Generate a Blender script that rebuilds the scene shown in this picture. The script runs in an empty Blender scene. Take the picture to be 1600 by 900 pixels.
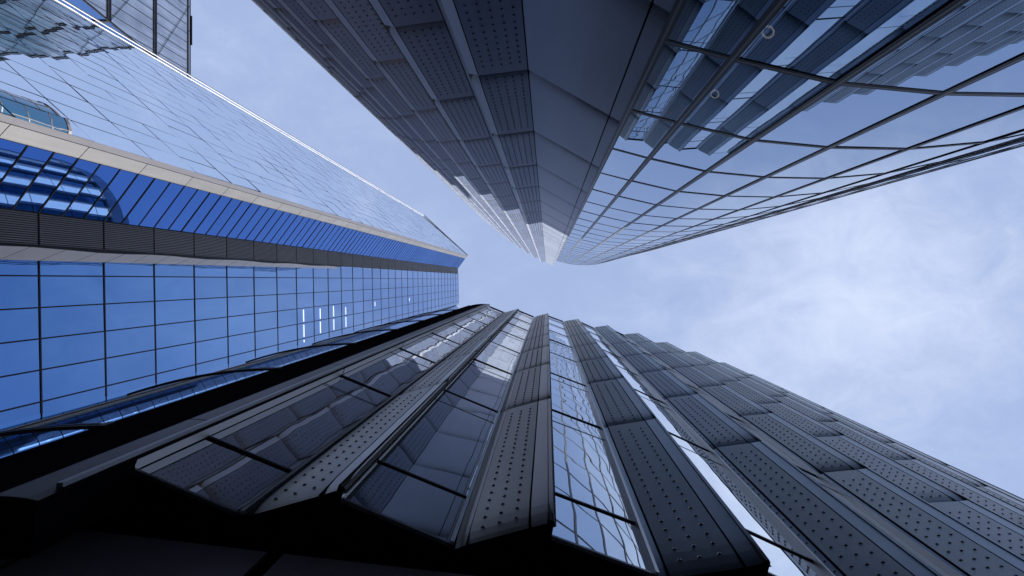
import bpy, math, random
from mathutils import Vector, Matrix
random.seed(11)
C = bpy.context.scene.collection
F = 800.0                 # focal length in photo pixels
ZX, ZY = 855.0, 437.0     # where the zenith falls in the 1600x900 photo
EYE = 1.6

# ------------------------------------------------------------------ materials
def new_mat(name):
    m = bpy.data.materials.new(name); m.use_nodes = True
    nt = m.node_tree
    return m, nt, nt.nodes['Principled BSDF']

def metal(name, col, metallic=0.5, rough=0.4, vary=0.25, scale=0.6, bump=0.0, streak=True):
    m, nt, b = new_mat(name)
    tc = nt.nodes.new('ShaderNodeTexCoord')
    mp = nt.nodes.new('ShaderNodeMapping')
    mp.inputs['Scale'].default_value = (1, 1, 0.18) if streak else (1, 1, 1)
    nt.links.new(tc.outputs['Object'], mp.inputs['Vector'])
    n = nt.nodes.new('ShaderNodeTexNoise'); n.inputs['Scale'].default_value = 3.2 * scale
    n.inputs['Detail'].default_value = 6; n.inputs['Roughness'].default_value = 0.62
    nt.links.new(mp.outputs['Vector'], n.inputs['Vector'])
    oi = nt.nodes.new('ShaderNodeObjectInfo')
    geo = nt.nodes.new('ShaderNodeNewGeometry')
    ad = nt.nodes.new('ShaderNodeMath'); ad.operation = 'ADD'
    nt.links.new(oi.outputs['Random'], ad.inputs[0]); nt.links.new(geo.outputs['Random Per Island'], ad.inputs[1])
    ml = nt.nodes.new('ShaderNodeMath'); ml.operation = 'MULTIPLY_ADD'
    ml.inputs[1].default_value = 0.24; nt.links.new(ad.outputs[0], ml.inputs[0]); nt.links.new(n.outputs['Fac'], ml.inputs[2])
    mr = nt.nodes.new('ShaderNodeMapRange')
    mr.inputs['From Min'].default_value = 0.35; mr.inputs['From Max'].default_value = 1.1
    mr.inputs['To Min'].default_value = 1 - vary; mr.inputs['To Max'].default_value = 1 + vary
    nt.links.new(ml.outputs[0], mr.inputs['Value'])
    vm = nt.nodes.new('ShaderNodeVectorMath'); vm.operation = 'SCALE'
    vm.inputs[0].default_value = col
    nt.links.new(mr.outputs['Result'], vm.inputs['Scale'])
    at = nt.nodes.new('ShaderNodeAttribute'); at.attribute_name = 'dirt'
    dm = nt.nodes.new('ShaderNodeMath'); dm.operation = 'MULTIPLY'; dm.use_clamp = True
    dr = nt.nodes.new('ShaderNodeMapRange'); dr.inputs['From Min'].default_value = 0.25; dr.inputs['From Max'].default_value = 0.7; dr.inputs['To Min'].default_value = 0.45; dr.inputs['To Max'].default_value = 1.1
    nt.links.new(n.outputs['Fac'], dr.inputs['Value']); nt.links.new(dr.outputs['Result'], dm.inputs[0]); nt.links.new(at.outputs['Fac'], dm.inputs[1])
    dx = nt.nodes.new('ShaderNodeMix'); dx.data_type = 'RGBA'; nt.links.new(dm.outputs[0], dx.inputs[0])
    nt.links.new(vm.outputs['Vector'], dx.inputs[6]); dx.inputs[7].default_value = (0.030, 0.026, 0.024, 1)
    nt.links.new(dx.outputs[2], b.inputs['Base Color'])
    r2 = nt.nodes.new('ShaderNodeMapRange')
    r2.inputs['To Min'].default_value = rough - 0.07; r2.inputs['To Max'].default_value = rough + 0.1
    nt.links.new(n.outputs['Fac'], r2.inputs['Value']); nt.links.new(r2.outputs['Result'], b.inputs['Roughness'])
    b.inputs['Metallic'].default_value = metallic
    if bump:
        bp = nt.nodes.new('ShaderNodeBump'); bp.inputs['Strength'].default_value = bump; bp.inputs['Distance'].default_value = 0.01
        nt.links.new(n.outputs['Fac'], bp.inputs['Height']); nt.links.new(bp.outputs['Normal'], b.inputs['Normal'])
    return m

def glass(name, col, rough=0.0, wave=0.0, wscale=0.5, see=0.0, vary=0.08, edge=(1, 1, 1)):
    """Coated curtain-wall glass: a tinted mirror, pale at grazing angles."""
    m, nt, b = new_mat(name)
    out = nt.nodes['Material Output']
    lw = nt.nodes.new('ShaderNodeLayerWeight'); lw.inputs['Blend'].default_value = 0.5
    pw = nt.nodes.new('ShaderNodeMath'); pw.operation = 'POWER'; pw.inputs[1].default_value = 3.0
    nt.links.new(lw.outputs['Facing'], pw.inputs[0])
    geo = nt.nodes.new('ShaderNodeNewGeometry'); oi = nt.nodes.new('ShaderNodeObjectInfo')
    ad = nt.nodes.new('ShaderNodeMath'); ad.operation = 'ADD'
    nt.links.new(oi.outputs['Random'], ad.inputs[0]); nt.links.new(geo.outputs['Random Per Island'], ad.inputs[1])
    mr = nt.nodes.new('ShaderNodeMapRange'); mr.inputs['From Max'].default_value = 2
    mr.inputs['To Min'].default_value = 1 - vary; mr.inputs['To Max'].default_value = 1 + vary
    nt.links.new(ad.outputs[0], mr.inputs['Value'])
    vm = nt.nodes.new('ShaderNodeVectorMath'); vm.operation = 'SCALE'; vm.inputs[0].default_value = col
    nt.links.new(mr.outputs['Result'], vm.inputs['Scale'])
    mx = nt.nodes.new('ShaderNodeMix'); mx.data_type = 'RGBA'
    nt.links.new(pw.outputs[0], mx.inputs[0]); nt.links.new(vm.outputs['Vector'], mx.inputs[6]); mx.inputs[7].default_value = (*edge, 1)
    g = nt.nodes.new('ShaderNodeBsdfGlossy'); g.inputs['Roughness'].default_value = rough
    nt.links.new(mx.outputs[2], g.inputs['Color'])
    nt.nodes.remove(b)
    if wave:
        tc = nt.nodes.new('ShaderNodeTexCoord')
        n = nt.nodes.new('ShaderNodeTexNoise'); n.inputs['Scale'].default_value = wscale; n.inputs['Detail'].default_value = 1.5
        nt.links.new(tc.outputs['Object'], n.inputs['Vector'])
        bp = nt.nodes.new('ShaderNodeBump'); bp.inputs['Strength'].default_value = 1.0; bp.inputs['Distance'].default_value = wave
        nt.links.new(n.outputs['Fac'], bp.inputs['Height']); nt.links.new(bp.outputs['Normal'], g.inputs['Normal'])
    if see:
        t = nt.nodes.new('ShaderNodeBsdfTransparent'); ms = nt.nodes.new('ShaderNodeMixShader'); ms.inputs[0].default_value = see
        nt.links.new(g.outputs[0], ms.inputs[1]); nt.links.new(t.outputs[0], ms.inputs[2]); nt.links.new(ms.outputs[0], out.inputs['Surface'])
    else:
        nt.links.new(g.outputs[0], out.inputs['Surface'])
    return m

def glow_mat(name, col, s):
    m, nt, b = new_mat(name)
    b.inputs['Base Color'].default_value = (*col, 1)
    b.inputs['Emission Color'].default_value = (*col, 1); b.inputs['Emission Strength'].default_value = s
    return m

M = {}
M['panel'] = metal('grey_anodised_panel', (0.36, 0.35, 0.325), 0.9, 0.38, 0.28)
M['panel_dark'] = metal('dark_anodised_panel', (0.056, 0.072, 0.118), 0.35, 0.42, 0.3)
M['plain_dark'] = metal('dark_plain_panel', (0.18, 0.205, 0.26), 0.35, 0.38, 0.22)
for k_ in ('panel_dark', 'plain_dark'):
    b_ = M[k_].node_tree.nodes['Principled BSDF']; b_.inputs['Specular IOR Level'].default_value = 0.3; b_.inputs['Specular Tint'].default_value = (0.5, 0.55, 0.65, 1)
M['plain'] = metal('grey_plain_panel', (0.58, 0.565, 0.54), 0.9, 0.34, 0.22)
M['hole'] = metal('black_recess', (0.008, 0.008, 0.010), 0.0, 0.7, 0.1)
M['gap'] = metal('dark_joint', (0.012, 0.012, 0.014), 0.0, 0.8, 0.1)
M['mullion'] = metal('dark_mullion', (0.013, 0.014, 0.018), 0.0, 0.4, 0.1)
M['groove'] = metal('grey_mullion_cap', (0.16, 0.165, 0.18), 0.6, 0.3, 0.1)
M['cap'] = metal('charcoal_mullion_cap', (0.075, 0.078, 0.09), 0.4, 0.35, 0.1)
M['mullion'].node_tree.nodes['Principled BSDF'].inputs['Specular IOR Level'].default_value = 0.2
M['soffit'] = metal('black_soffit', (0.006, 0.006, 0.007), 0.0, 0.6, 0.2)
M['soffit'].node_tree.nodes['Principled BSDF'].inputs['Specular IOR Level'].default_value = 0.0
M['bronze'] = metal('dark_bronze_panel', (0.24, 0.21, 0.225), 0.1, 0.5, 0.3)
M['black_metal'] = metal('black_curved_metal', (0.010, 0.009, 0.011), 0.0, 0.38, 0.1)
M['white_band'] = metal('pale_grey_band', (0.15, 0.155, 0.168), 0.0, 0.5, 0.16)
M['pale_strip'] = metal('pale_slanted_panel', (0.78, 0.78, 0.78), 0.0, 0.5, 0.10)
M['lilac_band'] = metal('lilac_grey_trim', (0.15, 0.152, 0.18), 0.0, 0.45, 0.06)
M['white_trim'] = metal('white_edge_trim', (0.5, 0.5, 0.52), 0.0, 0.4, 0.12)
M['louvre'] = metal('grey_louvre_blade', (0.25, 0.25, 0.26), 0.4, 0.45, 0.15)
M['olive'] = metal('olive_grey_panel', (0.11, 0.125, 0.12), 0.1, 0.5, 0.15)
M['roof'] = metal('grey_roof', (0.22, 0.22, 0.22), 0.0, 0.9, 0.2, streak=False)
M['glass_grid'] = glass('blue_mirror_glass', (0.105, 0.235, 0.49), wave=0.006, wscale=0.35, vary=0.13, edge=(0.75, 0.85, 1.0))
M['glass_deep'] = glass('deep_blue_mirror_glass', (0.055, 0.155, 0.45), wave=0.004, wscale=0.3, vary=0.08, edge=(0.4, 0.6, 1.0))
M['glass_pale'] = glass('pale_mirror_glass', (0.82, 0.90, 0.97), wave=0.002, wscale=0.5, vary=0.05, edge=(0.95, 0.98, 1.0))
M['glass_curve'] = glass('clear_blue_curved_glass', (0.22, 0.335, 0.50), wave=0.003, wscale=0.35, see=0.09, vary=0.06, edge=(0.9, 0.95, 1.0))
M['glass_bay'] = glass('grey_bay_glass', (0.84, 0.88, 0.90), wave=0.008, wscale=0.55, vary=0.06, edge=(0.95, 0.97, 1.0))
M['glass_teal'] = glass('teal_glass', (0.10, 0.26, 0.36), rough=0.05, wave=0.02, wscale=0.2)
M['concrete_white'] = metal('white_spandrel', (0.62, 0.63, 0.66), 0.0, 0.5, 0.08)
M['brown'] = metal('brown_spandrel', (0.05, 0.04, 0.045), 0.1, 0.4, 0.1)

# ribbed translucent sheeting on the far grey block
def sheeting():
    m, nt, b = new_mat('ribbed_grey_glass')
    tc = nt.nodes.new('ShaderNodeTexCoord')
    sp = nt.nodes.new('ShaderNodeMapping'); sp.inputs['Scale'].default_value = (1, 1.1, 0.05)
    nt.links.new(tc.outputs['Object'], sp.inputs['Vector'])
    n = nt.nodes.new('ShaderNodeTexNoise'); n.inputs['Scale'].default_value = 1.6; n.inputs['Detail'].default_value = 8; n.inputs['Roughness'].default_value = 0.75
    nt.links.new(sp.outputs['Vector'], n.inputs['Vector'])
    n2 = nt.nodes.new('ShaderNodeTexNoise'); n2.inputs['Scale'].default_value = 0.25; n2.inputs['Detail'].default_value = 6
    nt.links.new(tc.outputs['Object'], n2.inputs['Vector'])
    ad = nt.nodes.new('ShaderNodeMath'); ad.operation = 'MULTIPLY'
    nt.links.new(n.outputs['Fac'], ad.inputs[0]); nt.links.new(n2.outputs['Fac'], ad.inputs[1])
    cr = nt.nodes.new('ShaderNodeValToRGB')
    cr.color_ramp.elements[0].position = 0.13; cr.color_ramp.elements[0].color = (0.46, 0.49, 0.52, 1)
    cr.color_ramp.elements[1].position = 0.42; cr.color_ramp.elements[1].color = (0.97, 0.97, 0.96, 1)
    nt.links.new(ad.outputs[0], cr.inputs['Fac']); nt.links.new(cr.outputs['Color'], b.inputs['Base Color'])
    b.inputs['Metallic'].default_value = 0.8; b.inputs['Roughness'].default_value = 0.30
    return m
M['sheeting'] = sheeting()

# ------------------------------------------------------------------ geometry helpers
CAM2 = Vector((0, 0))
class Piece:
    def __init__(s): s.v = []; s.f = []; s.m = []; s.d = []
    def face(s, pts, mi=0, dirt=None):
        k = len(s.v); s.d += dirt or [0.0] * len(pts); s.v += [tuple(p) for p in pts]; s.f.append(tuple(range(k, k + len(pts)))); s.m.append(mi)
    def add(s, o):
        k = len(s.v); s.v += o.v; s.d += o.d; s.f += [tuple(i + k for i in f) for f in o.f]; s.m += o.m
    def area(s):
        """area in the frame, in photo pixels"""
        t = 0
        for f in s.f:
            q = []
            for i in f:
                x, y, z = s.v[i]; h = max(z - EYE, 0.5)
                q.append((min(1600, max(0, ZX + F * x / h)), min(900, max(0, ZY + F * y / h))))
            t += abs(sum(q[i][0] * q[(i + 1) % len(q)][1] - q[(i + 1) % len(q)][0] * q[i][1] for i in range(len(q)))) / 2
        return t

SCALE = 1.0
def H(h): return h + EYE            # heights below are measured from the eye
def P3(p, h): return Vector((p[0], p[1], H(h)))

def obj(name, piece, mats, parent=None, smooth=False):
    if SCALE != 1.0: piece.v = [(x * SCALE, y * SCALE, EYE + (z - EYE) * SCALE if z > 0.2 else z) for x, y, z in piece.v]
    me = bpy.data.meshes.new(name); me.from_pydata(piece.v, [], piece.f)
    for m in (mats if isinstance(mats, (list, tuple)) else [mats]): me.materials.append(m)
    me.polygons.foreach_set('material_index', piece.m)
    if any(piece.d): me.attributes.new('dirt', 'FLOAT', 'POINT').data.foreach_set('value', piece.d)
    if smooth: me.polygons.foreach_set('use_smooth', [True] * len(piece.f))
    me.update()
    o = bpy.data.objects.new(name, me); C.objects.link(o)
    if parent:
        o.parent = parent
        o.matrix_parent_inverse = Matrix.Translation(parent.location).inverted()
    return o

def thing(name, label, cat, loc=(0, 0, 0), group=None):
    o = bpy.data.objects.new(name, None); C.objects.link(o); o.location = loc; o.empty_display_size = 0.5
    o['label'] = label; o['category'] = cat
    if group: o['group'] = group
    return o

def parts(parent, name, rest, pieces, mats, limit=100):
    """The largest pieces in view as parts of their own, the rest as one part."""
    r = sorted(pieces, key=lambda p: -p.area())
    for p in r[:limit]: obj(name, p, mats, parent)
    if r[limit:]:
        q = Piece()
        for p in r[limit:]: q.add(p)
        o = obj(rest, q, mats, parent); o['kind'] = 'stuff'

def outward(a, b, toward=None):
    d = (Vector(b) - Vector(a)); n = Vector((d.y, -d.x)).normalized()
    mid = (Vector(a) + Vector(b)) / 2
    t = (Vector(toward) if toward is not None else CAM2) - mid
    return n if n.dot(t) > 0 else -n

def box(p, a, b, n, w, d0, d1, mi=0):
    """bar from 3D point a to b, width w, standing d0..d1 out along n"""
    a = Vector(a); b = Vector(b); n = Vector((n[0], n[1], n[2] if len(n) > 2 else 0)); u = (b - a).normalized(); s = u.cross(n).normalized() * (w / 2)
    c = [a + s + n * d0, a - s + n * d0, a - s + n * d1, a + s + n * d1]
    e = [q + (b - a) for q in c]
    for i in range(4): p.face([c[i], c[(i + 1) % 4], e[(i + 1) % 4], e[i]], mi)
    p.face(c[::-1], mi); p.face(e, mi)

def prism(poly, h0, h1, cap=1):
    p = Piece(); k = len(poly)
    for i in range(k):
        a, b = poly[i], poly[(i + 1) % k]
        p.face([P3(a, h0), P3(b, h0), P3(b, h1), P3(a, h1)], 0)
    p.face([P3(a, h1) for a in poly], cap); p.face([P3(a, h0) for a in poly][::-1], 0)
    return p

def lerp(a, b, t): return (a[0] + (b[0] - a[0]) * t, a[1] + (b[1] - a[1]) * t)

def panel(a, b, h0, h1, n, gap=0.016, gaph=0.028, bend=0.05, studs=None, depth=0.06, soil=True):
    """sheet metal cladding panel: folded edges, foot curving in, optional rows of small hoods"""
    p = Piece(); A = Vector(a); B = Vector(b); L = (B - A).length; u = (B - A) / L
    a = A + u * gap; b = B - u * gap; n = Vector(n)
    lo, hi = h0 + gaph, h1 - gaph
    lv = [(lo, -bend), (lo + 0.12, -bend * 0.55), (lo + 0.28, -bend * 0.22), (lo + 0.5, -bend * 0.04), (lo + 0.75, 0.0), (lo + 1.6, 0.0), (hi, 0.0)]
    k_ = random.uniform(0.5, 1.0) if soil else 0.0; dl = [k_, k_ * 0.85, k_ * 0.62, k_ * 0.42, k_ * 0.25, 0.0, 0.0]
    row = [(a + n * o, b + n * o, h) for h, o in lv]
    for (a0, b0, z0), (a1, b1, z1), d0, d1 in zip(row, row[1:], dl, dl[1:]):
        p.face([P3(a0, z0), P3(b0, z0), P3(b1, z1), P3(a1, z1)], 0, [d0, d0, d1, d1])
    bk = n * -depth
    p.face([P3(a, hi), P3(b, hi), P3(b + bk, hi), P3(a + bk, hi)])
    p.face([P3(row[0][0], lo), P3(row[0][1], lo), P3(b + bk - n * 0.02, lo), P3(a + bk - n * 0.02, lo)], 1)
    for e in (a, b): p.face([P3(e + bk, lo), P3(e - n * bend * 0.3, lo), P3(e, lo + 0.6), P3(e, hi), P3(e + bk, hi)], 1)
    if studs:
        cols, dz, size = studs
        nr = int((hi - lo - 0.35) / dz); ln = (b - a).length
        for r in range(nr):
            z = lo + 0.3 + r * dz
            off = -0.5 * bend * max(0, 1 - (z - lo) / 0.5) ** 2
            for c in range(cols):
                s = ln * (c + 0.75) / (cols + 0.5)
                q = a + u * s + n * (off + 0.001)
                w = size * 0.55; hgt = size * 0.8
                T = P3(q + n * 0.001, z + hgt); Lf = P3(q - u * w, z); R = P3(q + u * w, z); O = P3(q + n * size * 0.42, z + hgt * 0.10)
                L2 = P3(q - u * w * 0.8 + n * size * 0.1, z + hgt * 0.62); R2 = P3(q + u * w * 0.8 + n * size * 0.1, z + hgt * 0.62)
                p.face([Lf, O, L2]); p.face([L2, O, T]); p.face([T, O, R2]); p.face([R2, O, R]); p.face([Lf, R, O], 1)
                p.face([P3(q - u * w * 1.0, z - 0.012), P3(q + u * w * 1.0, z - 0.012), R, Lf], 1)
    return p

def pane(a, b, h0, h1, n, jit=0.002, off=0.0, rnd=random):
    p = Piece(); n = Vector(n); A = Vector(a) + n * off; B = Vector(b) + n * off
    j = [rnd.uniform(-jit, jit) for _ in range(3)]
    # three free corners, the fourth completes the plane: every pane is flat but none quite true
    p.face([P3(A + n * j[0], h0), P3(B + n * j[1], h0), P3(B + n * j[2], h1), P3(A + n * (j[0] + j[2] - j[1]), h1)])
    return p

def frange(a, b, s):
    r = []; x = a
    while x < b - 1e-6: r.append(x); x += s
    return r

# ------------------------------------------------------------------ street
g = Piece(); g.face([(-900, -900, 0), (900, -900, 0), (900, 900, 0), (-900, 900, 0)])
gm = metal('paving_stone', (0.11, 0.105, 0.10), 0, 0.85, 0.3, streak=False, scale=0.4)
o = obj('ground', g, gm); o['kind'] = 'structure'; o['label'] = 'grey stone paving between the towers'

# ------------------------------------------------------------------ upper building: metal prow and curved glass
METAL_TOP, GLASS_TOP = 168.0, 120.0
tb = thing('office_tower', 'dark grey tower with a stepped studded metal flank meeting a curved blue glass front', 'building', (0, -12, 0))
LV = [2.7, 8.6] + frange(14.5, METAL_TOP - 3, 5.92) + [METAL_TOP]
LV = [-1.5] + LV
fins = [(-2.22, -5.73), (-4.59, -7.10), (-6.96, -8.63), (-9.33, -10.27), (-11.70, -12.02), (-14.07, -13.88), (-16.40, -15.80), (-18.80, -17.85), (-21.2, -20.0), (-23.6, -22.25), (-26.0, -24.6)]
wd = Vector((1.68, -0.21))
perf, plain, ret = [], [], []
core = Piece()
prevF = None
for i, f in enumerate(fins):
    ang = -0.012 * i
    d = Matrix.Rotation(ang, 2) @ wd
    Fp = Vector(f); D = Fp + d * 0.165; Pr = Fp + d
    if i == 0: Pr = Vector((-0.54, -5.94))
    n = outward(Fp, Pr)
    core.face([P3(Fp - n * 0.1, -1.5), P3(Pr - n * 0.1, -1.5), P3(Pr - n * 0.1, METAL_TOP - 0.2), P3(Fp - n * 0.1, METAL_TOP - 0.2)])
    # flat strip, turned a little towards the open sky on the left
    S = Fp - n * 0.10
    ns = outward(S, D)
    for h0, h1 in zip(LV, LV[1:]):
        st = (5, 0.31, 0.062) if h0 < 60 else ((5, 0.5, 0.06) if h0 < 90 else None)
        perf.append(panel(D, Pr, h0, h1, n, studs=st, gaph=0.04, bend=0.07))
        plain.append(panel(S, D, h0, h1, ns, gap=0.012, gaph=0.04, bend=0.06))
    if prevF is not None:
        # the return wall between the previous fin and this one
        nr = outward(prevF, Pr)
        a, b = Vector(prevF) - n * 0.16, Pr - n * 0.06
        for h0, h1 in zip(LV, LV[1:]): ret.append(panel(a, b, h0, h1, nr, soil=False))
    prevF = f
C1 = Vector((-0.54, -5.94)); D0 = Vector((1.76, -4.64)); G0 = Vector((2.07, -4.46))
prow, edge = [], []
n = outward(C1, D0)
for h0, h1 in zip(LV, LV[1:]):
    prow.append(panel(C1, D0, h0, h1, n, gap=0.022, gaph=0.035, bend=0.05))
    edge.append(panel(D0, G0, h0, h1, n, gap=0.015, gaph=0.035, bend=0.05))
core.face([P3(C1 - n * 0.1, -1.5), P3(G0 - n * 0.1, -1.5), P3(G0 - n * 0.1, METAL_TOP - 0.2), P3(C1 - n * 0.1, METAL_TOP - 0.2)])
parts(tb, 'studded_panel', 'studded_panels', perf, [M['panel_dark'], M['hole']])
parts(tb, 'flat_strip', 'flat_strips', plain, [M['plain_dark'], M['hole']])
parts(tb, 'return_panel', 'return_panels', ret, [M['plain_dark'], M['hole']], 60)
parts(tb, 'prow_panel', 'prow_panels', prow, [M['plain_dark'], M['hole']], 40)
parts(tb, 'edge_panel', 'edge_panels', edge, [M['plain_dark'], M['hole']], 40)
obj('backing_wall', core, M['gap'], tb)
chain = [G0 + Vector((0.1, -0.3)), D0 + Vector((0.15, -0.3)), C1 + Vector((0.05, -0.25))]
for i, f in enumerate(fins[1:]):
    d = Matrix.Rotation(-0.012 * (i + 1), 2) @ wd
    chain.append(Vector(f) + d + Vector((0.05, -0.3)))
chain += [Vector((-24, -36)), Vector((2.4, -22))]
obj('wall', prism(chain, -1.6, METAL_TOP - 0.4), [M['gap'], M['roof']], tb)
# curved glass
curve_raw = [(2.14, -4.45), (3.44, -4.10), (5.40, -3.65), (7.38, -3.46), (9.45, -3.42), (11.5, -3.60), (13.45, -4.02), (15.4, -4.55), (17.3, -5.08), (19.25, -5.60), (21.2, -6.06), (23.15, -6.55), (25.1, -7.05), (27.0, -7.7), (28.8, -8.6), (30.4, -9.8), (31.8, -11.3), (33.0, -13.0), (33.8, -14.9), (34.2, -17.0)]
GL = [-1.2, 1.7] + frange(5.6, GLASS_TOP - 1, 3.9) + [GLASS_TOP]
panes = []; mull = Piece()
for i, (a, b) in enumerate(zip(curve_raw, curve_raw[1:])):
    n = outward(a, b, toward=((a[0] + b[0]) / 2 + (b[1] - a[1]) * -3, (a[1] + b[1]) / 2 + (b[0] - a[0]) * 3))
    for h0, h1 in zip(GL, GL[1:]): panes.append(pane(a, b, h0, h1, n, 0.004))
    for h in GL[1:]:
        box(mull, P3(a, h), P3(b, h), n, 0.165, 0.0, 0.014); box(mull, P3(a, h), P3(b, h), n, 0.045, 0.014, 0.018, 1)
    n0 = n
    box(mull, P3(a, -1.2), P3(a, GLASS_TOP), n, 0.165, 0.002, 0.018); box(mull, P3(a, -1.2), P3(a, GLASS_TOP), n, 0.045, 0.0185, 0.023, 1)
box(mull, P3(curve_raw[-1], -1.2), P3(curve_raw[-1], GLASS_TOP), n, 0.13, 0.0, 0.08)
parts(tb, 'glass_pane', 'glass_panes', panes, M['glass_curve'])
obj('mullion_grid', mull, [M['mullion'], M['cap']], tb)
inner = [Vector((2.4, -9.0))] + [Vector((p[0] - 0.3, p[1] - 4.0)) for p in curve_raw[2:14]] + [Vector((27, -20)), Vector((2.4, -22))]
obj('inner_wall', prism(inner, -1.6, GLASS_TOP - 0.3), [M['gap'], M['roof']], tb)
# floor slabs seen faintly through the panes
sl = Piece()
outl = [(p[0] * 0.995 + 0.02, p[1] - 0.25) for p in curve_raw[:14]]
for h in GL[2:]:
    t = Piece(); poly = outl + [(27, -20), (2.4, -20)]
    t.face([P3(q, h + 0.05) for q in poly]); sl.add(t)
obj('floor_slab', sl, M['bronze'], tb)

# two ring lamps inside the curved front
def ring_lamp(px, py, h, rpx, label):
    c = Vector(((px - ZX) * h / F, (py - ZY) * h / F, H(h))); r = rpx * h / F
    t = thing('ring_lamp', label, 'lamp', c, 'ring lamps inside the curved glass front')
    p = Piece(); N = 28; K = 6; tr = r * 0.16
    for i in range(N):
        for k in range(K):
            def q(ii, kk):
                A = 2 * math.pi * ii / N; B = 2 * math.pi * kk / K
                return c + Vector(((r + tr * math.cos(B)) * math.cos(A), (r + tr * math.cos(B)) * math.sin(A), tr * math.sin(B)))
            p.face([q(i, k), q(i + 1, k), q(i + 1, k + 1), q(i, k + 1)])
    obj('lit_ring', p, M['ring'], t)
    s = Piece(); 
    top = next(hh for hh in GL if hh > h) - 0.02
    for A in (0.3, 2.4, 4.5):
        e = c + Vector((r * math.cos(A), r * math.sin(A), tr))
        box(s, e, (c.x, c.y, H(top)), (math.sin(A), -math.cos(A), 0), 0.006, -0.003, 0.003)
    obj('cord', s, M['mullion'], t)
M['ring'] = glow_mat('warm_lamp', (1.0, 0.96, 0.9), 0.5)
ring_lamp(1200, 50, 9.25, 9, 'larger white ring lamp behind the upper curved glass panes')
ring_lamp(1117, 147, 13.1, 6, 'smaller white ring lamp behind the lower corner glass pane')

# ------------------------------------------------------------------ lower building: saw-tooth bays and fins
H0, H1 = 6.4, 46.0
SCALE = 0.86             # everything of this building is measured in its own unit, then brought to size about the eye point
lb = thing('sawtooth_building', 'dark grey office building with projecting studded fins and mirror glass bays', 'building', (0, 4, 0))
A = [(-5.14, 2.23), (-2.54, 2.58), (0.09, 3.00), (2.80, 3.50), (5.46, 4.08), (8.17, 4.77), (10.75, 5.58), (13.34, 6.44), (15.93, 7.42), (18.4, 8.46), (20.9, 9.68), (23.4, 10.92), (25.9, 12.2), (28.4, 13.5), (30.9, 14.85), (33.4, 16.25), (35.9, 17.7), (38.3, 19.3), (40.6, 21.1), (42.6, 23.2)]
JL = [H0, 13.0, 18.4, 23.3, 28.3, 33.6, 39.5, H1]
TR = [7.85] + frange(12.9, H1 - 1, 5.12)
perf, plain, ret, bay, inn, rev = [], [], [], [], [], []
M['reveal'] = metal('pale_reveal_panel', (0.58, 0.55, 0.53), 0.2, 0.45, 0.1)  # paler than the fin metal, standing for light bounced onto these sides
core = Piece(); trans = Piece(); soff = Piece()
base_ang = math.atan2(0.46, 2.63)
def fin(i):
    a = Vector(A[i])
    t0 = Vector(A[max(0, i - 1)]); t1 = Vector(A[min(len(A) - 1, i + 1)])
    ang = math.atan2(t1.y - t0.y, t1.x - t0.x) - base_ang
    R = Matrix.Rotation(ang, 2)
    k = 1.0
    return dict(A=a, D=a + R @ Vector((-0.32, 0.078)), P=a + R @ Vector((-1.16, 0.24)), Q=a + R @ (Vector((-1.30, 0.32)) if i < 4 else Vector((-1.34, 0.335))), R=a + R @ Vector((-0.05, 0.21)))
FN = [fin(i) for i in range(len(A))]
FN[1]['P'] = Vector((-3.78, 2.94)); FN[1]['Q'] = Vector((-3.83, 2.98)); FN[1]['D'] = Vector((-2.86, 2.68)); FN[1]['R'] = Vector((-2.60, 2.78))
FN[2]['P'] = Vector((-1.03, 3.30)); FN[2]['Q'] = Vector((-1.19, 3.36)); FN[2]['R'] = Vector((0.045, 3.25))
FN[3]['P'] = Vector((1.53, 3.72)); FN[3]['Q'] = Vector((1.38, 3.75))
FN[0]['R'] = Vector((-5.20, 2.41))
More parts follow.
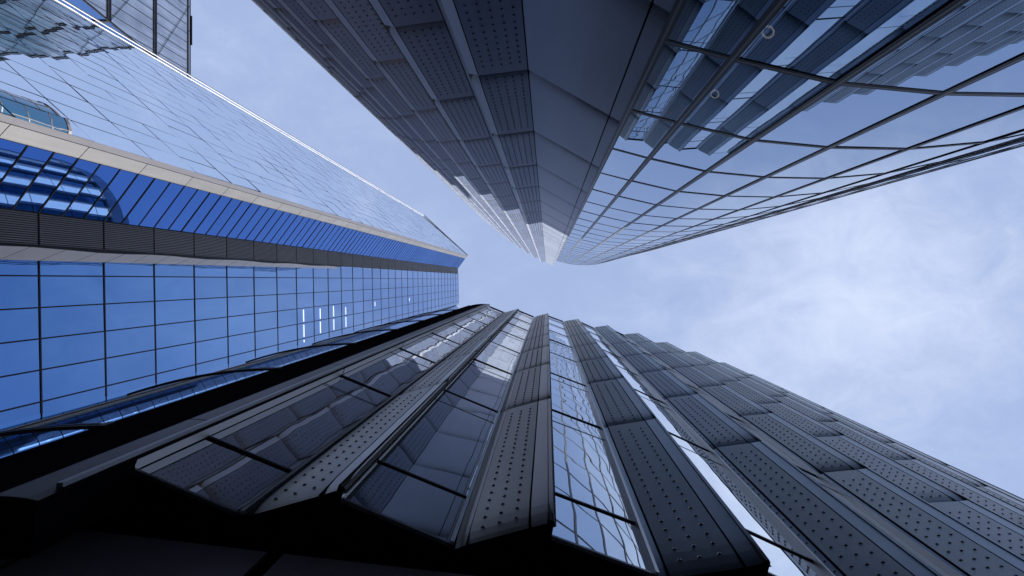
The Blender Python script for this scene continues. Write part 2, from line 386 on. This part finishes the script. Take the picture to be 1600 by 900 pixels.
for i, f in enumerate(FN):
    if i > 0:
        n = outward(f['P'], f['A'])
        tilt = f['A'] - n * 0.05
        for h0, h1 in zip(JL, JL[1:]):
            st = (3, 0.27, 0.052) if i < 3 else (3, 0.27, 0.056)
            perf.append(panel(f['P'], f['D'], h0, h1, n, studs=st, bend=0.06))
            plain.append(panel(f['D'], f['A'], h0, h1, n, gap=0.012, bend=0.06))
            ret.append(panel(f['Q'], f['P'] - n * 0.03, h0, h1, outward(f['Q'], f['P']), gap=0.012, studs=(2, 0.27, 0.04) if i == 4 else None))
        for a, b in ((f['P'], f['A']), (f['Q'], f['P'])):
            nn = outward(a, b)
            core.face([P3(a - nn * 0.1, H0 + .02), P3(b - nn * 0.1, H0 + .02), P3(b - nn * 0.1, H1 - .1), P3(a - nn * 0.1, H1 - .1)])
    # side of the fin towards the next bay
    nr = Vector((1, 0.1)).normalized()
    a, b = f['A'] + Vector((-0.0, 0.02)), f['R']
    nr = Vector((b - a).orthogonal().normalized()); nr = nr if nr.x > 0 else -nr
    for h0, h1 in zip(JL, JL[1:]): rev.append(panel(a, b, h0, h1, nr, gap=0.01, bend=0.0, soil=False))
    core.face([P3(a - nr * 0.08, H0 + .02), P3(b - nr * 0.08, H0 + .02), P3(b - nr * 0.08, H1 - .1), P3(a - nr * 0.08, H1 - .1)])
    if i + 1 < len(FN):
        a, b = f['R'], FN[i + 1]['Q']; n = outward(a, b)
        lev = [H0] + TR + [H1 - 0.05]
        for k, (h0, h1) in enumerate(zip(lev, lev[1:])):
            bay.append(pane(a, b, h0, h1, n, 0.006))
        for k, h in enumerate(TR):
            box(trans, P3(a, h), P3(b, h), n, 0.062, 0.0, 0.018); box(trans, P3(a, h), P3(b, h), n, 0.026, 0.022, 0.026, 1)
            if k: box(trans, P3(a, h - 1.0), P3(b, h - 1.0), n, 0.02, 0.002, 0.010)
        box(trans, P3(a, H0 + 0.02), P3(b, H0 + 0.02), n, 0.04, 0.0, 0.05, 1)
        box(trans, P3(a, H1 - 0.03), P3(b, H1 - 0.03), n, 0.10, 0.0, 0.06)
        # slim metal jamb down the right of the bay
        j = Piece(); u = (Vector(b) - Vector(a)).normalized()
        box(j, P3(Vector(b) - u * 0.03, H0), P3(Vector(b) - u * 0.03, H1), n, 0.05, 0.0, 0.09)
        inn.append(j)
parts(lb, 'studded_panel', 'studded_panels', perf, [M['panel'], M['hole']])
parts(lb, 'plain_panel', 'plain_panels', plain, [M['plain'], M['hole']])
parts(lb, 'return_panel', 'return_panels', ret, [M['plain'], M['hole']])
parts(lb, 'reveal_panel', 'reveal_panels', rev, [M['reveal'], M['hole']], 60)
parts(lb, 'bay_pane', 'bay_panes', bay, M['glass_bay'])
parts(lb, 'jamb', 'jambs', inn, M['plain'])
obj('transom', trans, [M['mullion'], M['groove']], lb)
obj('backing_wall', core, M['gap'], lb)
# rounded black end of the building
K1 = Vector((-6.92, 2.33)); A0 = Vector((-5.14, 2.23))
arc = []
for k in range(17):
    t = k / 16; p = K1.lerp(A0, t)
    arc.append(p + Vector((0.06, -1)).normalized() * 0.10 * math.sin(math.pi * t) ** 0.7)
ec = Piece()
EL = [5.15] + frange(8.0, H1 - 2, 5.16) + [H1 + 0.2]
for h0, h1 in zip(EL, EL[1:]):
    for q_, (a, b) in enumerate(zip(arc, arc[1:])): ec.face([P3(a, h0 + .015), P3(b, h0 + .015), P3(b, h1 - .015), P3(a, h1 - .015)], 1 if q_ > 11 else 0)
M['black_curve'] = metal('black_curved_sheet', (0.022, 0.019, 0.023), 0.0, 0.5, 0.2)
M['black_curve'].node_tree.nodes['Principled BSDF'].inputs['Specular IOR Level'].default_value = 0.0
M['black_sheen'] = metal('dark_satin_sheet', (0.055, 0.052, 0.06), 0.8, 0.4, 0.1)  # lighter sheet on the right quarter stands for the sheen there
ob = obj('end_cladding', ec, [M['black_curve'], M['black_sheen']], lb, True)
ec2 = Piece(); ec2.face([P3(a, 5.15) for a in arc] + [P3((-5.2, 2.8), 5.15), P3((-6.9, 2.9), 5.15)])
ec2.face([P3(K1, 5.15), P3(K1, H1), P3((-6.0, 12), H1), P3((-6.0, 12), 5.15)])
ec2.face([P3(A0, 5.15), P3(A0, H0), P3((-5.2, 2.8), H0), P3((-5.2, 2.8), 5.15)])
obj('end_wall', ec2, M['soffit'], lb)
tr = Piece(); box(tr, P3(A0 + Vector((-0.05, -0.02)), 5.45), P3(A0 + Vector((-0.05, -0.02)), H1), (0, -1, 0), 0.07, 0, 0.05)
M['end_trim'] = metal('grey_end_trim', (0.30, 0.31, 0.34), 0.7, 0.4, 0.3)
obj('edge_trim', tr, M['end_trim'], lb)
# curved ribs reaching out from the end at every second storey
for h in EL[1:-1]:
    rb = Piece(); N = 14
    def rp(t): return Vector((-6.88 - 3.9 * t, 2.30 + 0.66 * t * t))
    for k in range(N):
        a, b = rp(k / N), rp((k + 1) / N)
        nn = Vector(((b - a).y, -(b - a).x)).normalized(); nn = nn if nn.y < 0 else -nn
        w0 = 0.10
        for hh, dd, mi in ((0, 0.03, 0), (0.05, 0.02, 1), (0.10, 0.03, 0)):
            a3, b3 = P3(a, h + hh), P3(b, h + hh)
            box(rb, a3, b3, nn, 0.048, -0.03, dd, mi)
    box(rb, P3((-6.93, 2.36), h - 0.06), P3((-6.93, 2.36), h + 0.16), (0, -1, 0), 0.12, -0.05, 0.10)
    obj('curved_rib', rb, [M['mullion'], M['groove']], lb)
# end rail that carries the ribs and closes the foot of the end
ks = Piece()
box(ks, P3((-6.98, 2.40), 6.55), P3((-6.98, 2.40), H1), (0, -1, 0), 0.12, 0, 0.1)
obj('corner_post', ks, M['black_curve'], lb)
# body, soffit and the dark wall below
chain = [Vector((-5.25, 2.75))] + [f['Q'] + Vector((0.05, 0.2)) for f in FN[1:]]
body = chain + [Vector((42, 34)), Vector((10, 30)), Vector((-3.6, 16)), Vector((-6.6, 3.2))]
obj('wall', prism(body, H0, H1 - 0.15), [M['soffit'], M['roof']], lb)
so = Piece(); poly = []
for i, f in enumerate(FN):
    if i: poly += [f['Q'], f['P'], f['D']]
    poly += [f['A'], f['R']]
nn_in = Vector((0.0, 0.03))
poly = [q + nn_in for q in poly]
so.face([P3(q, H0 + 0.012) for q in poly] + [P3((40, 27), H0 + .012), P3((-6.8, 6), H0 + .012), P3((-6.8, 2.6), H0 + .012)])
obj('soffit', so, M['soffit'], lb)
wl = Piece(); pl = []
base = [(-9.5, 2.75), (-5.8, 3.02), (-3.3, 3.32), (-0.68, 3.62), (2.6, 4.25), (6, 5.0), (12, 6.9), (22, 11.6), (40, 21.6)]
for a, b in zip(base, base[1:]):
    n = outward(a, b)
    wl.face([P3(Vector(a) - n * .1, -1.6), P3(Vector(b) - n * .1, -1.6), P3(Vector(b) - n * .1, H0 + .01), P3(Vector(a) - n * .1, H0 + .01)])
    L = (Vector(b) - Vector(a)).length; k = max(1, round(L / 2.6))
    for q in range(k):
        for z0, z1 in ((-1.5, 2.2), (2.2, H0 - 0.15)): pl.append(panel(lerp(a, b, q / k), lerp(a, b, (q + 1) / k), z0, z1, n, gap=0.10, bend=0.0))
obj('street_wall', wl, M['soffit'], lb)
parts(lb, 'street_panel', 'street_panels', pl, [M['bronze'], M['hole']], 40)
# black round column under the end
col = Piece(); N = 24
for k in range(N):
    a0, a1 = 2 * math.pi * k / N, 2 * math.pi * (k + 1) / N
    q0 = (-6.3 + .55 * math.cos(a0), 3.0 + .55 * math.sin(a0)); q1 = (-6.3 + .55 * math.cos(a1), 3.0 + .55 * math.sin(a1))
    col.face([P3(q0, -1.6), P3(q1, -1.6), P3(q1, H0), P3(q0, H0)])
obj('column', col, M['black_metal'], lb, True)

# ------------------------------------------------------------------ left tower
SCALE = 1.0
TT = 152.0
lt = thing('glass_tower', 'tall angular blue mirror glass tower with a white band and a dark louvred strip', 'building', (-32, 0, 0))
rnd = random.Random(5)
def gx(y): return -26.4 + 0.018 * y
SF = 3.9
FL = [14.9 + SF * k for k in range(-4, 60) if 14.9 + SF * k < TT - 1]
FL = [f for f in FL] + [TT]
ycols = [-1.76, -0.2, 1.45, 3.07, 4.69, 6.34, 6.95]
gp = []; gm_ = Piece()
nG = outward((gx(-2), -2), (gx(7), 7))
for y0, y1 in zip(ycols, ycols[1:]):
    for h0, h1 in zip(FL, FL[1:]): gp.append(pane((gx(y0), y0), (gx(y1), y1), h0, h1, nG, 0.0045, rnd=rnd))
for y in ycols[1:-1]: box(gm_, P3((gx(y), y), FL[0]), P3((gx(y), y), TT), nG, 0.075, 0.0, 0.03)
for h in FL: box(gm_, P3((gx(-1.76), -1.76), h), P3((gx(6.95), 6.95), h), nG, 0.085, 0.002, 0.032)
parts(lt, 'grid_pane', 'grid_panes', gp, M['glass_grid'])
obj('mullion_grid', gm_, M['mullion'], lt)
# louvred strip
lv = []
L0, L1 = -1.76, -3.45
for h0, h1 in zip(FL, FL[1:]):
    p = Piece()
    k = 15
    for q in range(k):
        y = L0 + (L1 - L0) * (q + 0.5) / k
        a = Vector((gx(y), y)); 
        box(p, P3(a, h0 + .06), P3(a, h1 - .06), nG, 0.055, -0.05, 0.03, 0)
    p.face([P3((gx(L0) - .08, L0), h0), P3((gx(L1) - .08, L1), h0), P3((gx(L1) - .08, L1), h1), P3((gx(L0) - .08, L0), h1)], 1)
    lv.append(p)
parts(lt, 'louvre_panel', 'louvre_panels', lv, [M['louvre'], M['gap']], 60)
tr = Piece()
for y, w in ((L0, 0.10), (L1, 0.08)): box(tr, P3((gx(y), y), FL[0]), P3((gx(y), y), TT), nG, w, -0.05, 0.05)
obj('louvre_frame', tr, M['mullion'], lt)
# short run of pale slanted panels beside the louvres
ps = []
for q in range(60):
    h0, h1 = FL[0] + q * 1.95, FL[0] + (q + 1) * 1.95
    if h1 > 64: break
    def ye(h): return -0.96 - 0.40 * (h - 24) / 39
    def pt(y, h, o): return P3((gx(y) + o, y), h)
    p = Piece(); g_ = 0.02; sl_ = 1.5
    w0 = 0.14 + 0.05 * math.sin(h0 * 0.7); w1 = 0.14 + 0.05 * math.sin(h1 * 0.7)
    c = [pt(L0 + w0, h0 + g_ + sl_, .05), pt(ye(h0), h0 + g_, .05), pt(ye(h1), h1 - g_, .05), pt(L0 + w1, h1 - g_ + sl_, .05)]
    p.face(c); k = [Vector(v) - Vector((.05, 0, 0)) for v in c]
    for i in range(4): p.face([c[i], c[(i + 1) % 4], k[(i + 1) % 4], k[i]], 1)
    p.face([pt(L0 + .01, h0 + sl_, .035), pt(L0 + w0 + .02, h0 + sl_, .035), pt(L0 + w1 + .02, h1 + sl_, .035), pt(L0 + .01, h1 + sl_, .035)], 1)
    ps.append(p)
parts(lt, 'pale_panel', 'pale_panels', ps, [M['pale_strip'], M['mullion']], 60)
# folded deep-blue face
B0 = Vector((gx(L1), L1)); B1 = Vector((-24.36, -6.28)); B2 = Vector((-23.78, -6.90)); B3 = Vector((-23.55, -7.18))
nC = outward(B0, B1)
cp = []; cm = Piece(); CL = frange(FL[0], TT - 0.5, SF / 3) + [TT]
for h0, h1 in zip(CL, CL[1:]): cp.append(pane(B0, B1, h0, h1, nC, 0.007, rnd=rnd))
for h in CL: box(cm, P3(B0, h), P3(B1, h), nC, 0.075, 0.0, 0.03)
parts(lt, 'folded_pane', 'folded_panes', cp, M['glass_deep'])
obj('fold_mullions', cm, M['mullion'], lt)
# white band and lilac trim
wb, lb2 = [], []
for h0, h1 in zip(FL, FL[1:]):
    wb.append(panel(B1, B2, h0, h1, outward(B1, B2), gap=0.03, gaph=0.02, bend=0.0, soil=False))
    lb2.append(panel(B2, B3, h0, h1, outward(B2, B3), gap=0.006, gaph=0.002, bend=0.0, soil=False))
parts(lt, 'band_panel', 'band_panels', wb, [M['white_band'], M['gap']], 60)
parts(lt, 'trim_panel', 'trim_panels', lb2, [M['lilac_band'], M['lilac_band']], 60)
bk = Piece()
for a, b in ((B1, B2), (B2, B3), (B0, B1)):
    nn = outward(a, b); bk.face([P3(a - nn * .12, FL[0]), P3(b - nn * .12, FL[0]), P3(b - nn * .12, TT - .3), P3(a - nn * .12, TT - .3)])
obj('backing_wall', bk, M['gap'], lt)
# pale face, its far edge leaning in as it rises
pd = Vector((-1, -0.9)).normalized()
def smax(h): return (21.7 - 0.0583 * h) * 1.345 if h > 0 else 21.7 * 1.345
nP = Vector((0.9, -1)).normalized()
pp = []; pm = Piece(); NC = 16
def pq(h, t): return B3 + pd * smax(h) * t
for h0, h1 in zip(FL, FL[1:]):
    for c in range(NC):
        j = [rnd.uniform(-.011, .011) for _ in range(3)]
        q = [pq(h0, c / NC) + nP * j[0], pq(h0, (c + 1) / NC) + nP * j[1], pq(h1, (c + 1) / NC) + nP * j[2], pq(h1, c / NC) + nP * (j[0] + j[2] - j[1])]
        p = Piece(); p.face([P3(q[0], h0), P3(q[1], h0), P3(q[2], h1), P3(q[3], h1)]); pp.append(p)
    box(pm, P3(pq(h0, 0), h0), P3(pq(h0, 1), h0), nP, 0.05, 0.0, 0.006)
for c in range(1, NC):
    box(pm, P3(pq(FL[0], c / NC), FL[0]), P3(pq(TT, c / NC), TT), nP, 0.035, 0.0, 0.005)
parts(lt, 'pale_pane', 'pale_panes', pp, M['glass_pale'])
obj('pale_mullions', pm, M['mullion'], lt)
wt = Piece()
def tube(p, a, b, r, n=12):
    a = Vector(a); b = Vector(b); w = (b - a).normalized(); s = w.cross(Vector((0.3, 0.5, 0.8))).normalized(); t = w.cross(s)
    for k in range(n):
        q = [s * math.cos(x) * r + t * math.sin(x) * r for x in (2 * math.pi * k / n, 2 * math.pi * (k + 1) / n)]
        p.face([a + q[0], a + q[1], b + q[1], b + q[0]])
tube(wt, P3(pq(FL[0], 1) + pd * 0.40 + nP * 0.2, FL[0]), P3(pq(TT, 1) + pd * 0.40 + nP * 0.2, TT), 0.085)
tube(wt, P3(pq(TT, 1) + pd * 0.40 + nP * 0.2, TT), P3(pq(TT, 0), TT), 0.13)
obj('edge_trim', wt, M['white_trim'], lt, True)
# lower end: rounded glass edge, olive wall, curved second face
re_ = Piece(); e0 = Vector((gx(6.95), 6.95))
rr = [e0, Vector((gx(7.18), 7.18)), Vector((gx(7.18) - 0.06, 7.30)), Vector((gx(7.18) - 0.30, 7.36))]
eg = []
for h0, h1 in zip(FL, FL[1:]):
    p = Piece()
    for a, b in zip(rr, rr[1:]): p.face([P3(a, h0 + .05), P3(b, h0 + .05), P3(b, h1 - .05), P3(a, h1 - .05)])
    eg.append(p)
parts(lt, 'rounded_pane', 'rounded_panes', eg, M['glass_grid'], 40)
ow = Piece(); oa, obb = Vector((-26.62, 7.36)), Vector((-27.1, 8.0))
p0 = Vector((-26.45, 7.45))
ow.face([P3(rr[-1] + Vector((0, -.02)), FL[0]), P3((-26.9, 7.75), FL[0]), P3((-26.9, 7.75), TT - 6), P3(rr[-1] + Vector((0, -.02)), TT - 6)])
box(ow, P3(p0, FL[0]), P3(p0, TT - 6), (1, 0.2, 0), 0.03, -0.1, 0.0, 1)
obj('olive_wall', ow, [M['olive'], M['mullion']], lt)
arc2 = []
c0, c1 = Vector((-26.9, 7.75)), Vector((-26.3, 9.5))
for k in range(9):
    t = k / 8; arc2.append(c0.lerp(c1, t) + Vector((0.95, -0.32)) * 0.24 * math.sin(math.pi * t))
cvp = []; cvm = Piece()
for h0, h1 in zip(CL, CL[1:]):
    p = Piece()
    for a, b in zip(arc2, arc2[1:]): p.face([P3(a, h0), P3(b, h0), P3(b, h1), P3(a, h1)])
    cvp.append(p)
    for a, b in zip(arc2, arc2[1:]): box(cvm, P3(a, h0), P3(b, h0), outward(a, b), 0.045, 0.0, 0.008)
parts(lt, 'curved_pane', 'curved_panes', cvp, M['glass_grid'], 60)
obj('curved_mullions', cvm, M['mullion'], lt)
bodyp = [Vector((gx(6.9) - .15, 6.9)), Vector((gx(L0) - .15, L0)), Vector((gx(L1) - .15, L1 + .05)), B1 + Vector((-.22, .0)), B2 + Vector((-.2, .02)), B3 + Vector((-.25, .0)), Vector((-31.0, -13.2)), Vector((-33, -8)), Vector((-31, 12)), Vector((-26.2, 12)), Vector((-26.6, 9.5)), Vector((-27.05, 7.95))]
obj('wall', prism(bodyp, -1.6, TT - 0.5), [M['gap'], M['roof']], lt)
# glowing strips set on the grid glass, standing for glints of sunlit fins
M['strip'] = glow_mat('cool_strip_lamp', (0.92, 0.93, 1.0), 0.9)
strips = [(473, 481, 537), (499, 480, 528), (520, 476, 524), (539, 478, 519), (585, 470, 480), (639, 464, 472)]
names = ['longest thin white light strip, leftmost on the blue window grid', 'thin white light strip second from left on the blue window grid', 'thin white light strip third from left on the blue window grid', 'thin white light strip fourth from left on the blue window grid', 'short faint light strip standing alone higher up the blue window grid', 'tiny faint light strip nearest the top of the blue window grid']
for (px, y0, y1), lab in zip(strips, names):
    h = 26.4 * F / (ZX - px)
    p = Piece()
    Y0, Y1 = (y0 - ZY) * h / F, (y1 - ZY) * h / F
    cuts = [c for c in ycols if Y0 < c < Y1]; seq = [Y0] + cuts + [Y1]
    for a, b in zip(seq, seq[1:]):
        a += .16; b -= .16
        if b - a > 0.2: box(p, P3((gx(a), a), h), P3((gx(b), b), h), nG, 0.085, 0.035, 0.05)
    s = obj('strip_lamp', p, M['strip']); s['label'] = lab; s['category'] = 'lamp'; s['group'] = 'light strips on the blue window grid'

# ------------------------------------------------------------------ grey block behind the left tower
X0 = 60.0
gb = thing('grey_block', 'grey ribbed glass office block with dark floor bands, behind the angular tower', 'building', (-70, -50, 0))
TOPG = X0 * F / 560
def cy(h): return -0.602 * X0 + (h / X0 - 1.102) * (0.032 / 0.168) * X0
nb = Vector((1, 0))
fl = [X0 * F / d for d in (1000, 900, 818, 750, 685, 613)] + [TOPG]
sh = []; yb = -95.0
for h0, h1 in zip(fl, fl[1:]):
    y0, y1 = cy(h0), cy(h1); k = 6
    for q in range(k):
        p = Piece(); t0, t1 = q / k, (q + 1) / k
        a0, a1 = y0 + (yb - y0) * t0, y0 + (yb - y0) * t1; b0, b1 = y1 + (yb - y1) * t0, y1 + (yb - y1) * t1
        p.face([(-X0, a0, H(h0)), (-X0, a1, H(h0)), (-X0, b1, H(h1)), (-X0, b0, H(h1))]); sh.append(p)
parts(gb, 'ribbed_pane', 'ribbed_panes', sh, M['sheeting'], 60)
fb = Piece(); rib = Piece(); br = Piece()
for h in fl:
    for dz in (-0.22, 0.22): box(fb, (-X0, cy(h), H(h + dz)), (-X0, yb, H(h + dz)), (1, 0, 0), 0.17, 0, 0.12)
for h0, h1 in zip(fl, fl[1:]):
    for y in frange(yb, cy(h1), 1.5): box(rib, (-X0, y, H(h0 + .5)), (-X0, y, H(h1 - .5)), (1, 0, 0), 0.06, 0, 0.06)
    for q in range(4):
        ya = cy(h0) - q * 13; box(br, (-X0, ya, H(h0)), (-X0, ya - 12, H(h1)), (1, 0, 0), 0.05, 0.10, 0.15)
box(br, (-X0, cy(fl[0]), H(fl[0])), (-X0, cy(TOPG), H(TOPG)), (1, 0, 0), 0.2, 0, 0.2)
obj('floor_band', fb, M['brown'], gb); obj('rib', rib, M['groove'], gb); obj('brace', br, M['mullion'], gb)
bs = Piece()
for h0, h1 in zip(fl, fl[1:]):
    for q in range(5):
        x0, x1 = -X0 - q * 8, -X0 - q * 8 - 8
        bs.face([(x0, cy(h0), H(h0)), (x1, cy(h0), H(h0)), (x1, cy(h1), H(h1)), (x0, cy(h1), H(h1))])
obj('blue_glazing', bs, M['glass_grid'], gb)
bm_ = Piece()
for h in fl: box(bm_, (-X0, cy(h), H(h)), (-X0 - 40, cy(h), H(h)), (0, 1, 0), 0.5, 0, 0.1)
obj('side_band', bm_, M['mullion'], gb)
gbody = prism([(-X0 - .2, -37), (-X0 - .2, yb), (-X0 - 42, yb), (-X0 - 42, -37)], -1.6, TOPG - 0.4)
obj('wall', gbody, [M['gap'], M['roof']], gb)
mr_ = Piece()
box(mr_, (-59.85, -44.3, H(86)), (-59.85, -39.4, H(86)), (1, 0, 0), 0.18, 0, 0.18); box(mr_, (-60.2, -41.8, H(86.0)), (-59.8, -41.8, H(86.0)), (0, 0, 1), 0.12, 0, 0.12)
obj('roof_rail', mr_, M['mullion'], gb)

# ------------------------------------------------------------------ buildings outside the frame, met in the mirror glass, and an unseen one added for shade
st = thing('striped_tower', 'round tower with warm-lit window strips, mirrored in the deep blue folded glass', 'building', (-10.5, 38.5, 0))
def band(pts, h0, h1, out):
    p = Piece(); c = sum(pts, Vector((0, 0))) / len(pts); q = [v + (v - c).normalized() * out for v in pts]
    for i in range(len(q)):
        a, b = q[i], q[(i + 1) % len(q)]; p.face([P3(a, h0), P3(b, h0), P3(b, h1), P3(a, h1)])
    p.face([P3(a, h0) for a in q][::-1]); p.face([P3(a, h1) for a in q])
    return p
RC, RR, STOP = Vector((-10.5, 38.5)), 10.0, 74.0
M['lit_window'] = glow_mat('lit_window', (1.0, 0.78, 0.62), 1.1)  # added glow in place of sunlight on the tower's white stripes
NF = 46
def rim(k, r=RR): t = 2 * math.pi * k / NF; return RC + Vector((math.cos(t), math.sin(t))) * r
gls, litp, fn = Piece(), [], Piece()
for k in range(NF):
    zs = frange(2.0, STOP - 3, 4.0) + [STOP - 2]
    for q_, (z0, z1) in enumerate(zip(zs, zs[1:])):
        on = k % 2 == 0 and random.random() < 0.97
        f4 = [P3(rim(k), z0), P3(rim(k + 1), z0), P3(rim(k + 1), z1 - .1), P3(rim(k), z1 - .1)]
        if on: p = Piece(); p.face(f4); litp.append(p)
        else: gls.face(f4)
    a = rim(k); d_ = (a - RC).normalized(); box(fn, P3(a, -1.6), P3(a, STOP), d_, 0.22, -0.1, 0.25)
obj('window_wall', gls, M['glass_teal'], st)
q = Piece()
for p in litp: q.add(p)
o = obj('lit_window', q, M['lit_window'], st); o['kind'] = 'stuff'
obj('fin', fn, M['concrete_white'], st)
core_ = band([rim(k, RR - 0.06) for k in range(NF)], -1.6, STOP - 1.0, 0.0)
obj('wall', core_, M['brown'], st)
obj('parapet', band([rim(k) for k in range(NF)], STOP - 2, STOP, 0.3), M['concrete_white'], st)
rt = thing('round_tower', 'dark teal round tower, mirrored beside the grey block in the pale glass', 'building', (-50, -74, 0))
circ = [Vector((-50 + 6.5 * math.cos(t), -74 + 6.5 * math.sin(t))) for t in [k * math.pi / 16 for k in range(32)]]
obj('window_band', band(circ, -1.6, 92, 0), M['glass_teal'], rt)
w2 = Piece()
for z in frange(3, 92, 4.1): w2.add(band(circ, z, z + .2, 0.03))
for v in circ[::2]: box(w2, P3(v, -1.6), P3(v, 92), (v - Vector((-50, -74))).normalized(), 0.15, 0, 0.06)
w2.add(band(circ, 92, 92.6, 0.1))
obj('floor_band', w2, M['brown'], rt)

def stone(name, label, x0, x1, y0, y1, top):
    t = thing(name, label, 'building', ((x0 + x1) / 2, (y0 + y1) / 2, 0))
    obj('wall', prism([(x0, y0), (x1, y0), (x1, y1), (x0, y1)], -1.6, top), [M['concrete_white'], M['roof']], t)
    wn = Piece()
    for z in frange(3, top - 4, 4):
        for x in frange(x0 + 1, x1 - 2, 3.2): box(wn, P3((x, y0), z), P3((x + 1.9, y0), z), (0, -1, 0), 2.3, -0.1, 0.02)
    obj('window', wn, M['glass_teal'], t)
stone('stone_tower', 'plain pale stone tower out of frame beyond the dark saw-tooth building', -30.0, -19.4, 66, 82, 122)  # unseen tower, added only to keep sun off the metal flank

# ------------------------------------------------------------------ camera
cam = bpy.data.cameras.new('camera'); co = bpy.data.objects.new('camera', cam); C.objects.link(co)
co.matrix_world = Matrix(((1, 0, 0, 0), (0, -1, 0, 0), (0, 0, -1, EYE), (0, 0, 0, 1)))
cam.sensor_width = 36; cam.lens = F / 1600 * 36
cam.shift_x = -(ZX - 800) / 1600; cam.shift_y = -(450 - ZY) / 1600
cam.clip_start = 0.05; cam.clip_end = 5000
bpy.context.scene.camera = co

# ------------------------------------------------------------------ light and sky
SUN = Vector((-0.1, 0.995, 0)).normalized(); EL_ = math.radians(30)
sd = Vector((SUN.x * math.cos(EL_), SUN.y * math.cos(EL_), math.sin(EL_)))
ld = bpy.data.lights.new('sun', 'SUN'); ld.energy = 5.0; ld.angle = math.radians(0.5); ld.color = (1.0, 0.95, 0.88)
lo = bpy.data.objects.new('sun', ld); C.objects.link(lo); lo.rotation_euler = sd.to_track_quat('Z', 'Y').to_euler(); lo.location = (40, 30, 200)
w = bpy.data.worlds.new('World'); bpy.context.scene.world = w; w.use_nodes = True
nt = w.node_tree; bg = nt.nodes['Background']; STR = 0.06; bg.inputs['Strength'].default_value = STR
sky = nt.nodes.new('ShaderNodeTexSky'); sky.sky_type = 'NISHITA'; sky.sun_disc = False
sky.sun_elevation = EL_; sky.sun_rotation = math.atan2(SUN.x, SUN.y)
sky.air_density = 1.0; sky.dust_density = 1.6; sky.ozone_density = 1.0
def nd(t, **k):
    n = nt.nodes.new(t)
    for a, b in k.items(): setattr(n, a, b)
    return n
def mth(op, a, b=None, c=None, clamp=False):
    n = nd('ShaderNodeMath', operation=op, use_clamp=clamp)
    for i, v in enumerate((a, b, c)):
        if v is None: continue
        if isinstance(v, (int, float)): n.inputs[i].default_value = v
        else: nt.links.new(v, n.inputs[i])
    return n.outputs[0]
tc = nd('ShaderNodeTexCoord'); sx = nd('ShaderNodeSeparateXYZ'); nt.links.new(tc.outputs['Generated'], sx.inputs[0])
zz = mth('MAXIMUM', sx.outputs['Z'], 0.12)
u = mth('DIVIDE', sx.outputs['X'], zz); v = mth('DIVIDE', sx.outputs['Y'], zz)
cb = nd('ShaderNodeCombineXYZ'); nt.links.new(u, cb.inputs[0]); nt.links.new(v, cb.inputs[1])
mp = nd('ShaderNodeMapping'); mp.inputs['Rotation'].default_value = (0, 0, 0.5); mp.inputs['Scale'].default_value = (1.0, 1.5, 1); mp.inputs['Location'].default_value = (3.1, 1.7, 0.4)
nt.links.new(cb.outputs[0], mp.inputs['Vector'])
n1 = nd('ShaderNodeTexNoise'); n1.inputs['Scale'].default_value = 2.2; n1.inputs['Detail'].default_value = 9; n1.inputs['Roughness'].default_value = 0.56; n1.inputs['Distortion'].default_value = 0.35
nt.links.new(mp.outputs[0], n1.inputs['Vector'])
n2 = nd('ShaderNodeTexNoise'); n2.inputs['Scale'].default_value = 8.0; n2.inputs['Detail'].default_value = 9; n2.inputs['Roughness'].default_value = 0.66; n2.inputs['Distortion'].default_value = 0.45
nt.links.new(mp.outputs[0], n2.inputs['Vector'])
# a bank of thin cloud drifting over the right of the lane
du = mth('SUBTRACT', u, 0.62); dv = mth('SUBTRACT', v, 0.06)
d2 = mth('ADD', mth('POWER', mth('MULTIPLY', du, 1.7), 2), mth('POWER', mth('MULTIPLY', dv, 2.2), 2))
bank = mth('SUBTRACT', 1.0, mth('SQRT', d2), clamp=True)
den = mth('ADD', mth('ADD', mth('MULTIPLY', n1.outputs['Fac'], 0.6), mth('MULTIPLY', n2.outputs['Fac'], 0.48)), mth('MULTIPLY', bank, 0.40))
cl = nd('ShaderNodeMapRange', interpolation_type='SMOOTHSTEP'); nt.links.new(den, cl.inputs['Value'])
cl.inputs['From Min'].default_value = 0.50; cl.inputs['From Max'].default_value = 1.16; cl.inputs['To Min'].default_value = 0.0; cl.inputs['To Max'].default_value = 0.88
mx = nd('ShaderNodeMix', data_type='RGBA'); nt.links.new(cl.outputs[0], mx.inputs[0])
hz = nd('ShaderNodeMix', data_type='RGBA'); hz.inputs[0].default_value = 0.66
nt.links.new(sky.outputs[0], hz.inputs[6]); hz.inputs[7].default_value = (4.4, 5.55, 8.7, 1)
nt.links.new(hz.outputs[2], mx.inputs[6]); mx.inputs[7].default_value = (6.4, 7.2, 9.0, 1)
nt.links.new(mx.outputs[2], bg.inputs['Color'])
sc = bpy.context.scene
sc.view_settings.view_transform = 'Standard'; sc.view_settings.look = 'None'; sc.view_settings.gamma = 1
sc.view_settings.exposure = 1.0
sc.cycles.max_bounces = 8; sc.cycles.diffuse_bounces = 3; sc.cycles.glossy_bounces = 6; sc.cycles.transparent_max_bounces = 8
sc.cycles.sample_clamp_indirect = 2.0; sc.cycles.caustics_refractive = False
sc.cycles.blur_glossy = 0.3
sc.render.film_transparent = False
